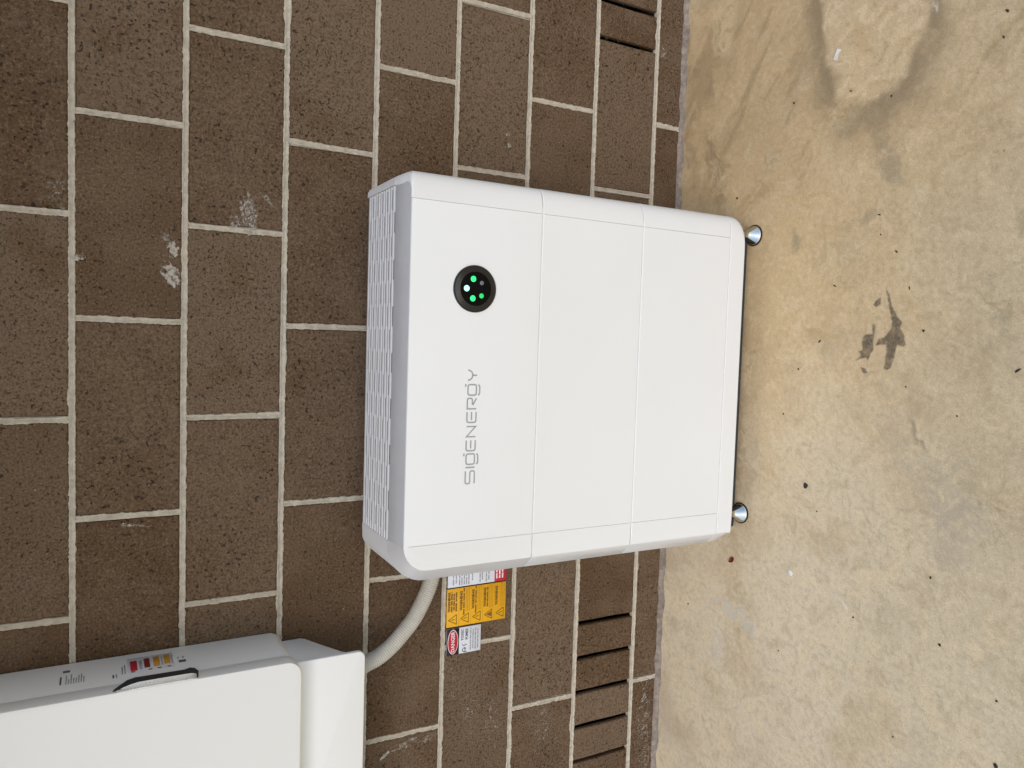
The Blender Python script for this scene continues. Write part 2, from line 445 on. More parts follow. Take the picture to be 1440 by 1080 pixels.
# ------------------------------------------------------------------ brick wall
Z7, H, X0, HALF = .09912, .20187, .35898, .2
JW = .0112                                       # joint width
wall = thing('brick_wall', 'brown brick wall with cream mortar joints behind the white power units', 'wall')
def brick_mesh(name, L, Hh, seed, depth=.09):
    rg = random.Random(seed)
    nx = max(2, int(L/.045)); nz = max(2, int(Hh/.06))
    loop = []
    for i in range(nx): loop.append((-L/2+L*i/nx, -Hh/2))
    for i in range(nz): loop.append((L/2, -Hh/2+Hh*i/nz))
    for i in range(nx): loop.append((L/2-L*i/nx, Hh/2))
    for i in range(nz): loop.append((-L/2, Hh/2-Hh*i/nz))
    wob = [(rg.uniform(-.0010, .0010), rg.uniform(-.0010, .0010)) for _ in loop]
    def ring(ins, y): return [(x*(1-2*ins/L)+a, y, z*(1-2*ins/Hh)+b) for (x, z), (a, b) in zip(loop, wob)]
    m = MB(); m.rings([ring(0, depth), ring(0, .0035), ring(.0012, .0010), ring(.0035+rg.uniform(0, .001), 0)], True, True)
    me = bpy.data.meshes.new(name); me.from_pydata(m.v, [], m.f)
    bm = bmesh.new(); bm.from_mesh(me); bmesh.ops.recalc_face_normals(bm, faces=bm.faces); bm.to_mesh(me); bm.free()
    me.materials.append(BRICK)
    return me
variants = {}
def place_brick(cx, cz, L, Hh):
    key = (round(L, 3), round(Hh, 3))
    if key not in variants: variants[key] = [brick_mesh('brick', L, Hh, 31*k+int(L*1000), .09 if L > .2 else .012) for k in range(5)]
    o = bpy.data.objects.new('brick', random.choice(variants[key])); COL.objects.link(o); o.parent = wall
    o.location = (cx+random.uniform(-.0012, .0012), random.uniform(0, .0022), cz+random.uniform(-.0008, .0008))
    o.rotation_euler = (random.uniform(-.004, .004), random.uniform(-.0016, .0016), random.uniform(-.003, .003))
beds = [Z7+k*H for k in range(-1, 15)]           # index 0 is below the floor
XMIN, XMAX = -2.25, 2.25
perps = []                                       # (x, z0, z1)
for k in range(0, 14):                           # k = course above bed joint k-1 (course 0 = cut course at the floor)
    zb = beds[k]; zt = beds[k+1]
    if k == 0: zb = -.006
    even = (k % 2 == 0)                          # row 8 (k=0) even indices
    i = -14
    off = 0 if even else 1
    xs = [X0+(i+off)*HALF for i in range(-14, 14, 2)]
    z0, z1 = zb+JW/2, zt-JW/2
    for a, b in zip(xs[:-1], xs[1:]):
        if b < XMIN or a > XMAX: continue
        vent = (k == 1 and (abs(a+1.041) < .02 or abs(a-.959) < .02))
        if vent:                                 # weep block sawn into four with open slits between
            for q in range(4):
                p0, p1 = a+(b-a)*q/4, a+(b-a)*(q+1)/4
                place_brick((p0+p1)/2, (z0+z1)/2, (p1-p0)-.0120, z1-z0)
        else:
            place_brick((a+b)/2, (z0+z1)/2, (b-a)-JW, z1-z0)
        openj = k == 1 and (abs(a+1.041) < .02 or abs(a+.641) < .02 or abs(a-.959) < .02 or abs(a-1.359) < .02)
        if not openj: perps.append((a, z0, z1))
# mortar: ragged tooled strips feathering a little on to the brick faces
def strip(mb, p0, p1, nrm, wid, seed, step=.004):
    """p0->p1 in (x,z); nrm = across direction in (x,z)"""
    L = math.hypot(p1[0]-p0[0], p1[1]-p0[1]); n = max(2, int(L/step)); rings = []
    for i in range(n+1):
        t = i/n; x = p0[0]+(p1[0]-p0[0])*t; z = p0[1]+(p1[1]-p0[1])*t
        s = L*t
        def nz(f, o, a): return a*noise.noise(Vector((s*f, o+seed*7.3, seed*1.7)))
        wob = nz(9, 0, .0010)
        e0 = wid/2+.0005+nz(70, 3, .0016)+nz(260, 8, .0020)+max(0, nz(14, 50, .011)-.0048)
        e1 = wid/2+.0005+nz(70, 13, .0016)+nz(260, 18, .0020)+max(0, nz(14, 60, .011)-.0042)
        d = nz(40, 30, .0007); dc = .0028+nz(18, 40, .0022)+nz(160, 45, .0010)
        cs = [(-e0, .0012), (-e0+.0007, -.0012+d), (-wid*.30+wob, -.0006+d), (wob, dc), (wid*.30+wob, -.0004+d), (e1-.0007, -.0012+d), (e1, .0012)]
        rings.append([(x+nrm[0]*c, y, z+nrm[1]*c) for c, y in cs])
    mb.rings(rings, False, False, False)
mo = MB()
for j, z in enumerate(beds[1:]): strip(mo, (XMIN, z), (XMAX, z), (0, 1), JW, 100+j)
for j, (x, z0, z1) in enumerate(perps): strip(mo, (x+random.uniform(-.002, .002), z0-.003), (x+random.uniform(-.002, .002), z1+.003), (1, 0), JW, 200+j)
mort = mo.build('mortar', MORTAR, wall, True)
# backing of mortar inside the joints, open where the weep slits are
bk = MB()
for z in beds[1:]: bk.box(XMIN, XMAX, .004, .012 if abs(z-beds[1]) < .01 or abs(z-beds[2]) < .01 else .088, z-JW/2-.001, z+JW/2+.001)
for (x, z0, z1) in perps: bk.box(x-JW/2-.001, x+JW/2+.001, .004, .088, z0, z1)
bk.build('mortar_core', MORTAR, wall)
def smear(cx, cz, a, b, ang, k, seed):
    """thin rubbed-on film of mortar over the brick face; a grid patch whose cover fades to its ragged rim"""
    n = 26; v = []; soft = []; c_, s_ = math.cos(ang), math.sin(ang)
    for j in range(n+1):
        for i in range(n+1):
            u, w_ = -1+2*i/n, -1+2*j/n
            v.append((cx+u*a*c_-w_*b*s_, -.0030, cz+u*a*s_+w_*b*c_))
            rr = math.hypot(u, w_)+.55*noise.noise(Vector((u*2.2, w_*2.2, seed)))+.35*noise.noise(Vector((u*5, w_*5, seed+9)))
            soft.append(k*max(0, min(1, (1-rr)*2.2)))
    for i in range(n+1):
        for q in (i, n*(n+1)+i, i*(n+1), i*(n+1)+n): soft[q] = 0
    f = [(j*(n+1)+i, j*(n+1)+i+1, (j+1)*(n+1)+i+1, (j+1)*(n+1)+i) for j in range(n) for i in range(n)]
    o = link('mortar_smear', v, f, SMEAR, wall)
    at = o.data.attributes.new('soft', 'FLOAT', 'POINT'); at.data.foreach_set('value', soft)
for q, (px_, py_, a, b, ang, k) in enumerate(((243, 352, .022, .013, .2, .9), (240, 385, .03, .018, .5, .95), (235, 335, .014, .010, .6, .7), (350, 300, .05, .022, .15, .75), (375, 280, .03, .012, .9, .6), (330, 312, .03, .02, 0, .5),
        (542, 1060, .022, .006, -.9, .95), (572, 1044, .05, .013, -1.35, .6), (600, 1037, .04, .012, -1.35, .45), (690, 1010, .09, .03, .1, .40), (660, 1000, .08, .03, 0, .35), (760, 1010, .12, .04, .05, .35), (780, 800, .05, .03, .3, .25),
        (858, 45, .06, .03, .3, .25), (880, 30, .05, .03, 0, .28), (932, 75, .018, .012, .2, .6), (940, 130, .03, .03, 0, .30), (905, 1000, .10, .03, 0, .45), (905, 1060, .08, .03, 0, .45), (189, 738, .035, .005, 1.45, .7),
        (110, 362, .010, .014, .3, .9), (716, 205, .008, .006, 0, .9), (714, 190, .006, .012, 0, .6), (868, 120, .008, .05, 1.5, .35), (540, 60, .05, .02, .1, .2), (555, 150, .05, .03, .5, .25), (300, 600, .07, .03, .2, .25), (640, 960, .08, .03, .4, .3), (80, 270, .04, .03, .3, .4), (30, 800, .05, .05, .3, .25))):
    d = M3 @ Vector(((px_-720)/1059.877, (540-py_)/1059.877, -1)); t_ = 1.70605/d.y
    smear(.14102+d.x*t_, 1.46616+d.z*t_, a, b, ang, k, q*3.7)
bm_ = MB()
def base_bead(mb):
    rings = []; n = 700
    for i in range(n+1):
        x = XMIN+(XMAX-XMIN)*i/n
        a = .0115+.0060*noise.noise(Vector((x*22, 4, 0)))+.002*noise.noise(Vector((x*120, 9, 0)))
        b = .014+.010*noise.noise(Vector((x*17, 24, 0)))+.002*noise.noise(Vector((x*140, 2, 0)))
        rings.append([(x, .01, a+.001), (x, -.0015, a), (x, -.004, a*.55), (x, -b*.5, a*.30), (x, -b, -.001)])
    mb.rings(rings, False, False, False)
base_bead(bm_); bm_.build('base_joint', BASE_MORTAR, wall, True)
m = MB(); m.box(XMIN, XMAX, .16, .25, -.05, 2.95); m.box(XMIN-.1, XMIN, .0, .25, -.05, 2.66); m.box(XMAX, XMAX+.1, .0, .25, -.05, 2.66)
m.build('inner_leaf', DARK, wall)

# ------------------------------------------------------------------ storage battery stack
YB, YF = -.066, -.320
bat = thing('battery_stack', 'white stacked home battery with round green status lights standing on the floor', 'battery', (.055, -.19, 0))
BO = Vector((.055, -.19, 0))
def B(o): o.location = o.location - BO; return o        # keep world coordinates under the parent
XL, XR = -.2745, .4105
LEFT = [(XL-.00035, YB), (-.355, YB), (-.3575, YB+.004), (-.3575, -.283), (-.3565, -.2865), (-.330, -.3160), (-.3265, -.3178), (-.310, -.3190), (-.292, -.3197), (XL-.00035, YF)]
MID = [(XL+.00035, YB), (XL+.00035, YF), (XR-.00035, YF), (XR-.00035, YB)]
RIGHT = [(XR+.00035, YB), (XR+.00035, YF), (.424, -.3196), (.436, -.3182), (.446, -.3158), (.4535, -.3125), (.4595, -.308), (.4640, -.3025), (.4668, -.296), (.4682, -.288), (.4685, -.275), (.4685, YB+.004), (.466, YB)]
def loft(name, mat, prof, zs, fn=None, auto=35):
    """stack plan rings; a 1.2 mm arris on the first and last"""
    cx = sum(p[0] for p in prof)/len(prof); cyc = (YB+YF)/2
    m = MB(); rings = []
    for i, z in enumerate(zs):
        e = .0013 if i in (0, len(zs)-1) else 0
        r = []
        for (x, y) in prof:
            if fn: x, y = fn(x, y, z)
            if e:
                x = x+(e*.4 if x < cx else -e*.4); y = y+(e if y < cyc else -e)
            r.append((x, y, z))
        rings.append(r)
    m.rings(rings)
    return B(m.build(name, mat, bat, True, auto))
ZS = [.105, .3745, .6425]                      # bottom of the battery modules and of the inverter
for z0, z1 in ((.1055, .3735), (.3752, .6417)):
    zz = [z0, z0+.0013, z1-.0013, z1]
    loft('module_front_panel', WHITE, MID, zz); loft('module_side_cover', WHITE, LEFT, zz); loft('module_side_cover', WHITE, RIGHT, zz)
# plinth: right lower corner rounded
def plinth_fn(x, y, z):
    r = .030; d = max(0, r-(z-.055)); ins = r-math.sqrt(max(0, r*r-d*d))
    if x > .30: x = x-ins*min(1, (x-.30)/.12)
    if x < -.335: x = x+ins*.9
    return x, y
FULL = LEFT[1:-1] + [(XL, YF), (0, YF), (XR, YF)] + RIGHT[2:]
loft('plinth', WHITE, FULL, [.055, .0563, .060, .066, .074, .085, .1028, .1038], plinth_fn)
# core that closes the joints between modules
B(rbox('inner_frame', WHITE, bat, -.285, .425, YB-.004, -.3168, .06, .925, .002))
B(rbox('shade_block', SLOT, bat, -.325, .440, -.284, -.085, .010, .0555, .003))  # added block; its dark colour stands in for the shade under the battery

# inverter on top: front panel, two covers with rounded corners, front rim, grille
ZT, ZO, ZB, ZA = .937, .9445, .6434, .882
def corner_cover(left):
    def half(ang_n, inner):
        pts = []
        if left:
            cxo, ro = (-.272, .055) if inner else (-.2965, .061)
            if not inner: zc, rz = ZA, ZO-ZA
            else: zc, rz = ZA, ZT-ZA
            xs = -.327 if inner else -.3575
            pts += [(xs, ZB), (xs, ZB+.05), (xs, (ZB+zc)/2), (xs, zc-.01)]
            for i in range(ang_n+1):
                a = R(180-90*i/ang_n); pts.append((cxo+(cxo-xs)*math.cos(a), zc+rz*math.sin(a)))
            pts.append((XL-.00035 if not inner else -.2722, ZO if not inner else ZT))
        return pts
    n = 14
    O = half(n, False); I = half(n, True)
    k = len(O); m = MB()
    def yo(i):                                     # the rim's rear edge runs further back along the top
        t = min(1, max(0, (i-4)/n)); t = t*t*(3-2*t)
        return -.283+(-.2455+.283)*t
    back = [(x, yo(i)+.0, z) for i, (x, z) in enumerate(O)]
    mid1 = [(x+(I[i][0]-x)*.03, yo(i)-.0025, z+(I[i][1]-z)*.03) for i, (x, z) in enumerate(O)]
    q1 = [(O[i][0]*.08+I[i][0]*.92, yo(i)*.08+(-.3172)*.92, O[i][1]*.08+I[i][1]*.92) for i in range(k)]
    inn = [(x, -.3180, z) for x, z in I]
    # slightly crowned front, meeting the panel at YF
    ins = []
    for i, (x, z) in enumerate(I):
        xx = min(XL-.00035, x+.016); zz = min(z, ZT-.006) if i >= 4 else z
        ins.append((min(XL-.00035, x+.02), -.3195, z if z < ZA else ZA+(z-ZA)*.80))
    # inside edge of the rear casing side
    rearo = [(x, YB, z) for x, z in O]
    m.rings([back, mid1, q1, inn, ins], False, False, False)
    # front cap polygon
    cap = ins + [(XL-.00035, YF, ins[-1][2]), (XL-.00035, YF, ZB)]
    m.add(cap, [tuple(range(len(cap)))])
    # top strip to the panel seam
    return B(m.build('inverter_side_cover', WHITE, bat, True, 38))
cc = corner_cover(True)
def silver_bevel(o, zmin=-9):
    o.data.materials.append(BEVEL)
    for p in o.data.polygons:
        c = p.center
        if p.normal.x < -.45 and p.normal.y < -.15 and c.x+0*BO.x < -.326: p.material_index = 1
        if p.normal.z > .4 and c.x < XL+.01: p.material_index = 1
silver_bevel(cc)
for o in bat.children:
    if o.name.startswith(('module_side_cover', 'plinth')): silver_bevel(o)
# right cover: plan profile, top eased
def right_top(x, y, z):
    d = max(0, z-(ZT-.012)); ins = .012-math.sqrt(max(0, .012**2-d*d))
    if x > .425: x = x-ins*(x-.425)/.045
    return x, y
loft('inverter_side_cover', WHITE, [p for p in RIGHT if True], [ZB, ZB+.0013, .80, ZT-.012, ZT-.008, ZT-.004, ZT-.0015, ZT+.0005], right_top)
# centre panel
m = MB(); m.rings([[(x, y+(.0012 if y < -.2 else 0), ZB) for x, y in MID], [(x, y, ZB+.0013) for x, y in MID],
                   [(x, y, ZT-.003) for x, y in MID], [(x, y+(.0008 if y < -.2 else 0), ZT-.001) for x, y in MID], [(x, y+(.003 if y < -.2 else 0), ZT) for x, y in MID]])
B(m.build('inverter_front_panel', WHITE, bat, True, 40))
# top rim in silver grey, sloping up from the front edge
rim = [(-.3168, ZT+.0003), (-.300, ZT+.0035), (-.250, ZO-.0002), (-.2462, ZO-.001), (-.2458, ZT-.004), (-.3150, ZT-.004)]
m = MB(); m.rings([[(x, y, z) for y, z in rim] for x in (XL-.002, .4300, .4420, .4500)])
for k in (2, 3):                                     # ease the right end
    for j in range(6):
        i = k*6+j; x, y, z = m.v[i]; m.v[i] = (x, y+(.004 if k == 2 else .014)*(1 if y < -.29 else .2), z-(.001 if k == 2 else .004))
B(m.build('top_rim', SILVER, bat, True, 40))
# rear casing
out = []
for i in range(13):
    a = R(180-74*i/12); out.append((-.2965+.0600*math.cos(a), ZA+(ZO-.0015-ZA)*math.sin(a)))
CAS = [(-.3565, ZB)] + out + [(-.2810, ZO-.0028), (-.2795, .9250), (.4455, .9250), (.4465, ZO), (.4580, ZO-.001), (.4645, ZO-.005), (.4672, ZO-.013), (.4672, ZB)]
m = MB(); m.rings([[(x, -.2435, z) for x, z in CAS], [(x, YB, z) for x, z in CAS]])
B(m.build('rear_casing', WHITE, bat, True, 38))
# white edge strip that carries the casing's right shoulder forward to the front rim
es = []
for (y, dz, sx_) in ((-.2434, 0, 0), (-.262, .0012, .0004), (-.280, .0034, .0012), (-.296, .0066, .0030), (-.303, .0085, .0045)):
    es.append([(x-sx_, y, max(.9335, z-dz)) for x, z in ((.4440, .9330), (.4450, .9438), (.4580, .9434), (.4645, .9394), (.4670, .9340), (.4670, .9330))])
m = MB(); m.rings(es); B(m.build('casing_edge', WHITE, bat, True, 40))
# recess floor and slats
B(rbox('grille_tray', TRAY, bat, -.2790, .4450, -.2430, YB-.004, .9400, .9418, .0004, 1))
NS = 11; pitch = (.2415-.0735)/NS
slat_me = None
for i in range(NS):
    yc = -.2415+pitch*(i+.5)+.0012
    if slat_me is None:
        m = MB(); r_ = .0018; hw = .0047
        cs = [(-hw, -.0085), (-hw, .0060), (-hw+r_*.4, .0074), (-hw+r_, .0080), (hw-r_, .0080), (hw-r_*.4, .0074), (hw, .0060), (hw, -.0085)]
        m.rings([[(x, y, z) for y, z in cs] for x in (-.362, .362)])
        o = m.build('grille_slat', SLAT, bat, True, 40); slat_me = o.data
    else:
        o = bpy.data.objects.new('grille_slat', slat_me); COL.objects.link(o); o.parent = bat
    o.location = (.083, yc, .9363); B(o)
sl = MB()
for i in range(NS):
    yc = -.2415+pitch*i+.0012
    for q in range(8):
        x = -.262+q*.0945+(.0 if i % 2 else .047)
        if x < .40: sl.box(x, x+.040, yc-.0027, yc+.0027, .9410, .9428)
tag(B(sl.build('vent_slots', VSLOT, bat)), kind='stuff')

# status display
CX, CZ = .2435, .798
def disc(name, mat, parent, prof, n=64, cx=CX, cz=CZ, cap=True):
    m = MB(); m.rings([[(cx+r*math.cos(2*math.pi*i/n), y, cz+r*math.sin(2*math.pi*i/n)) for i in range(n)] for r, y in prof], False, cap)
    return m.build(name, mat, parent, True, 40)
ring = B(disc('display_ring', BLACK, bat, [(.0478, YF+.002), (.0478, YF-.0020), (.0472, YF-.0030), (.0458, YF-.0034), (.0446, YF-.0029)], cap=False))
bez = disc('bezel', RINGM, ring, [(.0447, YF-.0030), (.0395, YF-.0046), (.0345, YF-.0058)], cap=False)
lens = disc('lens', BLACKM, ring, [(.0346, YF-.0052), (.0344, YF-.0059), (.0, YF-.0060)])
for (up, rt, mt, rr) in ((20.5, 0, LED_B, 6.2), (6.0, 19.5, LED_G, 6.2), (6.3, -19.5, LED_G, 6.2), (-13.0, -13.5, LED_D, 5.2), (-13.0, 12.5, LED_OFF, 4.6)):
    disc('indicator_light', mt, ring, [(rr*.001, YF-.0058), (rr*.00092, YF-.0062), (rr*.0006, YF-.0065), (0.0, YF-.0066)], 20, CX+rt*.001, CZ+up*.001)

# lettering S I G E N E R G Y as raised strokes
LET = {
 'S': [[(1, 1), (.14, 1), (.04, .96), (0, .86), (0, .64), (.04, .54), (.14, .5), (.86, .5), (.96, .46), (1, .36), (1, .14), (.96, .04), (.86, 0), (0, 0)]],
 'I': [[(.5, 0), (.5, 1)]],
 'G': [[(.2, .04), (.06, .08), (0, .22), (0, .76), (.06, .92), (.2, .97), (.80, .97), (.94, .92), (1, .76), (1, .22), (.94, .08), (.8, .04), (.2, .04)],
       [(.80, 1.22), (1.06, 1.22)], [(0, -.16), (.08, -.28), (.24, -.33), (.76, -.33), (.92, -.28), (1, -.16)]],
 'E': [[(1, 1), (.2, 1), (.06, .95), (0, .8), (0, .2), (.06, .05), (.2, 0), (1, 0)], [(.22, .5), (1, .5)]],
 'N': [[(0, 0), (0, 1), (1, 0), (1, 1)]],
 'R': [[(0, 0), (0, 1), (.82, 1), (.95, .95), (1, .84), (1, .60), (.95, .5), (.82, .45), (.45, .45), (.42, .36), (1, 0)]],
 'Y': [[(0, 1), (.10, .72), (.26, .54), (.5, .48), (.74, .54), (.90, .72), (1, 1)], [(.5, .48), (.5, 0)]]}
def stroke(mb, pts, wd, y0, y1):
    closed = pts[0] == pts[-1]
    if closed: pts = pts[:-1]
    n = len(pts); Lf, Rt = [], []
    for i, p in enumerate(pts):
        a = pts[(i-1) % n] if (closed or i) else None
        b = pts[(i+1) % n] if (closed or i < n-1) else None
        d1 = Vector((p[0]-a[0], p[1]-a[1])).normalized() if a else None
        d2 = Vector((b[0]-p[0], b[1]-p[1])).normalized() if b else None
        d1 = d1 or d2; d2 = d2 or d1
        nn = (Vector((-d1.y, d1.x))+Vector((-d2.y, d2.x)))
        nn = nn.normalized() if nn.length > 1e-6 else Vector((-d1.y, d1.x))
        k = wd/2/max(.45, nn.dot(Vector((-d1.y, d1.x))))
        Lf.append((p[0]+nn.x*k, p[1]+nn.y*k)); Rt.append((p[0]-nn.x*k, p[1]-nn.y*k))
    rings = [[(l[0], y0, l[1]), (l[0], y1, l[1]), (r[0], y1, r[1]), (r[0], y0, r[1])] for l, r in zip(Lf, Rt)]
    if closed: rings.append(rings[0])
    mb.rings(rings, not closed, not closed)
xx = -.1552; px = {'S': .0225, 'I': .0040}
for ch, xa, xb in (('S', -.1550, -.1290), ('I', -.1240, -.1190), ('G', -.1150, -.0935), ('E', -.0870, -.0655), ('N', -.0580, -.0370), ('E', -.0285, -.0070), ('R', -.0005, .0210), ('G', .0275, .0490), ('Y', .0575, .0790)):
    mb = MB()
    for s_ in LET[ch]: stroke(mb, [(xa+(xb-xa)*u, .7868+.0205*v) for u, v in s_], 0.0031, YF+.0005, YF-.0004)
    B(mb.build('letter', PRINT, bat))

# chrome levelling feet
foot_me = None
for (x, y) in ((.428, -.297), (-.287, -.297), (.428, -.105), (-.287, -.105)):
    if foot_me is None:
        prof = [(.0245, .0), (.0250, .0020), (.0245, .0045), (.0225, .0075), (.0190, .0125), (.0140, .0210), (.0095, .0290), (.0078, .0330), (.0075, .0370), (.0092, .0385), (.0092, .0440), (.0070, .0455), (.0060, .0600)]
        n = 40
        m = MB(); m.rings([[(r*math.cos(2*math.pi*i/n), r*math.sin(2*math.pi*i/n), z) for i in range(n)] for r, z in prof], True, True)
        o = m.build('levelling_foot', CHROME, bat, True, 50); foot_me = o.data
    else:
        o = bpy.data.objects.new('levelling_foot', foot_me); COL.objects.link(o); o.parent = bat
    o.location = (x, y, 0.0005); B(o)
    m = MB(); n = 32; m.rings([[(x+r*math.cos(2*math.pi*i/n), y+r*math.sin(2*math.pi*i/n), z) for i in range(n)] for r, z in ((.0255, .0003), (.0268, .0015), (.0268, .0040), (.0252, .0050))])
    B(m.build('foot_pad', BLACK, bat, True, 50))

# ------------------------------------------------------------------ wall cabinet on the left
GX, GF, GS = -.529, -.182, -.140
GO = Vector((-.80, -.09, 1.0))
gw = thing('wall_cabinet', 'large white electrical cabinet with silver side handle mounted on the brick wall', 'cabinet', GO)
def G(o): o.location = o.location - GO; return o
GLX, GTOP, GBOT = -1.03, 1.80, 1.100
body = prism('cabinet_body', WHITE2, gw, rounded(GLX, GX, GBOT+.004, GTOP, .030, 8), 'y', -.004, GS+.0012, .0022); G(body)
door = prism('cabinet_door', WHITE2, gw, rounded(GLX-.001, GX+.001, GBOT, GTOP, .030, 8), 'y', GS, GF, .0035); G(door)
# lower cable cover: deep front lip, side cheek sloping back to the wall
LX = -.549; LF = -.140
cover_poly = rounded(GLX+.02, LX, .9520, 1.118, .016, 6, (1, 1, 0, 0))
fl_ = prism('cable_cover_front', WHITE2, gw, cover_poly, 'y', LF+.012, LF, .0030); G(fl_)
cheek = [(-.006, 1.112), (-.006, 1.062), (-.020, 1.052), (-.116, .998), (-.127, .985), (-.127, 1.112)]
for xa in (LX-.003, GLX+.021): G(prism('cable_cover_cheek', WHITE2, gw, cheek, 'x', xa-.0022, xa, .0008))
G(prism('gland_plate', WHITE2, gw, [(-.006, 1.060), (-.006, 1.054), (-.118, .995), (-.126, .990), (-.126, .996), (-.118, 1.001)], 'x', GLX+.024, LX-.0056))
G(rbox('mounting_bracket', GALV, gw, -.9, -.66, -.012, -.0025, .935, 1.06, .001, 1))
# latch handle on the door edge
HP = [(-.176, 1.444), (-.167, 1.4395), (-.138, 1.419), (-.1315, 1.405), (-.1335, 1.318), (-.128, 1.307), (-.134, 1.2990), (-.150, 1.294), (-.176, 1.297)]
hd = G(prism('latch_recess', SLOT, gw, HP, 'x', GX-.001, GX+.0035, .0008))
m = MB(); ringz = []
for (z, w_, o_) in ((1.4415, .004, .001), (1.436, .012, .005), (1.425, .022, .010), (1.412, .029, .015), (1.400, .032, .0175), (1.36, .032, .0180), (1.318, .032, .0175), (1.308, .034, .0165), (1.3005, .034, .012), (1.298, .033, .004)):
    y0 = -.1800                                       # front edge of the door; the grip swells out of it
    w_ *= .36; o_ *= .52
    ringz.append([(GX, y0, z), (GX+o_*.25, y0-.0006, z), (GX+o_*.85, y0+w_*.80, z), (GX+o_, y0+w_*.92, z), (GX+o_*.95, y0+w_, z), (GX, y0+w_*1.02, z)])
m.rings(ringz)
hm = m.build('latch_handle', HANDLE, hd, True, 35)
# stickers and print on the cabinet's side
def side_patch(name, mat, y0, y1, z0, z1, parent=None, t=.0006):
    o = rbox(name, mat, parent or gw, GX, GX+t, y0, y1, z0, z1, .0002, 1)
    return o if parent else G(o)
lab = side_patch('safety_label', LAB, -.104, -.030, 1.333, 1.4165)
def lp(name, mat, y0, y1, z0, z1, t=.0010): side_patch(name, mat, y0, y1, z0, z1, lab, t)
lp('red_panel', RED, -.094, -.046, 1.3990, 1.4115)
lp('grey_text_block', TXTL, -.092, -.048, 1.3900, 1.3955)
lp('dark_red_panel', DRED, -.088, -.042, 1.3760, 1.3865)
lp('amber_panel', ORG, -.088, -.040, 1.3580, 1.3695)
lp('amber_panel', ORG, -.084, -.038, 1.3390, 1.3500)
for z in (1.354, 1.3355): lp('grey_text_block', TXTL, -.086, -.044, z-.0012, z+.0012)
for z in (1.4095, 1.3790, 1.3625, 1.345): lp('warning_mark', YTX, -.101, -.096, z-.006, z+.001)
for (y0, y1, z0, z1, mt) in ((-.101, -.066, 1.4245, 1.4270, TXTL), (-.101, -.056, 1.4200, 1.4222, TXTL), (-.112, -.098, 1.4400, 1.4430, TXT), (-.114, -.096, 1.4350, 1.4372, TXTL),
                             (-.088, -.076, 1.3105, 1.3240, TXT), (-.068, -.058, 1.3130, 1.3165, TXTL), (-.068, -.058, 1.3225, 1.3250, TXTL),
                             (-.050, -.040, 1.5150, 1.5270, TXT), (-.103, -.068, 1.5280, 1.5310, TXT)):
    side_patch('printed_mark', mt, y0, y1, z0, z1)
for i in range(8):
    side_patch('printed_line', TXTL, -.105, -.105+random.Random(i).uniform(.018, .045), 1.5195-i*.0042, 1.5215-i*.0042)

# ------------------------------------------------------------------ corrugated conduit
def catmull(pts, n=40):
    P = [2*Vector(pts[0])-Vector(pts[1])]+[Vector(p) for p in pts]+[2*Vector(pts[-1])-Vector(pts[-2])]
    o = []
    for i in range(1, len(P)-2):
        for k in range(n):
            t = k/n; a, b, c, d = P[i-1], P[i], P[i+1], P[i+2]
            o.append(.5*((2*b)+(c-a)*t+(2*a-5*b+4*c-d)*t*t+(3*b-a-3*c+d)*t**3))
    o.append(P[-2]); return o
path = catmull([(-.662, -.070, 1.010), (-.634, -.068, .965), (-.615, -.066, .930), (-.603, -.064, .896), (-.584, -.062, .865), (-.560, -.060, .838), (-.530, -.057, .809), (-.494, -.053, .785), (-.458, -.048, .766), (-.42, -.042, .753), (-.36, -.036, .742), (-.28, -.034, .736)], 24)
# resample evenly
acc = [0]
for a, b in zip(path[:-1], path[1:]): acc.append(acc[-1]+(b-a).length)
tot = acc[-1]; step = .00105; ns = int(tot/step); rings = []; j = 0; up = Vector((0, 1, 0))
for i in range(ns+1):
    s = min(tot, i*step)
    while j < len(acc)-2 and acc[j+1] < s: j += 1
    f = (s-acc[j])/max(1e-9, acc[j+1]-acc[j]); c = path[j].lerp(path[j+1], f)
    tg = (path[j+1]-path[j]).normalized(); sd_ = tg.cross(up).normalized(); u2 = sd_.cross(tg)
    r = .0188+.0008*math.sin(2*math.pi*s/.0050)
    rings.append([c+sd_*r*math.cos(2*math.pi*k/18)+u2*r*math.sin(2*math.pi*k/18) for k in range(18)])
m = MB(); m.rings(rings)
cond = m.build('conduit', CONDUIT, None, True)
tag(cond, 'grey corrugated conduit curving from under the wall cabinet to behind the battery', 'conduit')

# ------------------------------------------------------------------ signs on the wall
FRONT = (R(90), 0, 0)
def plate(name, label, cat, x0, x1, z0, z1, mat, rot=0.0):
    t = thing(name, label, cat, ((x0+x1)/2, -.0028, (z0+z1)/2))
    t.rotation_euler = (0, rot, 0)
    hw_, hh_ = (x1-x0)/2, (z1-z0)/2
    rbox('plate', mat, t, -hw_, hw_, -.0016, .0010, -hh_, hh_, .0004, 1)
    return t, hw_, hh_
def patch(name, mat, par, x0, x1, z0, z1, t=.0003, base=-.0016): return rbox(name, mat, par, x0, x1, base-t, base+.0004, z0, z1, .00008, 1)
def lines(par, mat, x0, x1, z, h, seed, y=-.0019, words=4):
    """a row of word-shaped blocks too small to read"""
    rg = random.Random(seed); m = MB(); x = x0
    while x < x1-.001:
        w_ = min(x1-x, rg.uniform(.5, 1.5)*(x1-x0)/words); m.box(x, x+w_*.85, y-.0002, y+.0002, z-h/2, z+h/2); x += w_
    return m.build('text_line', mat, par)
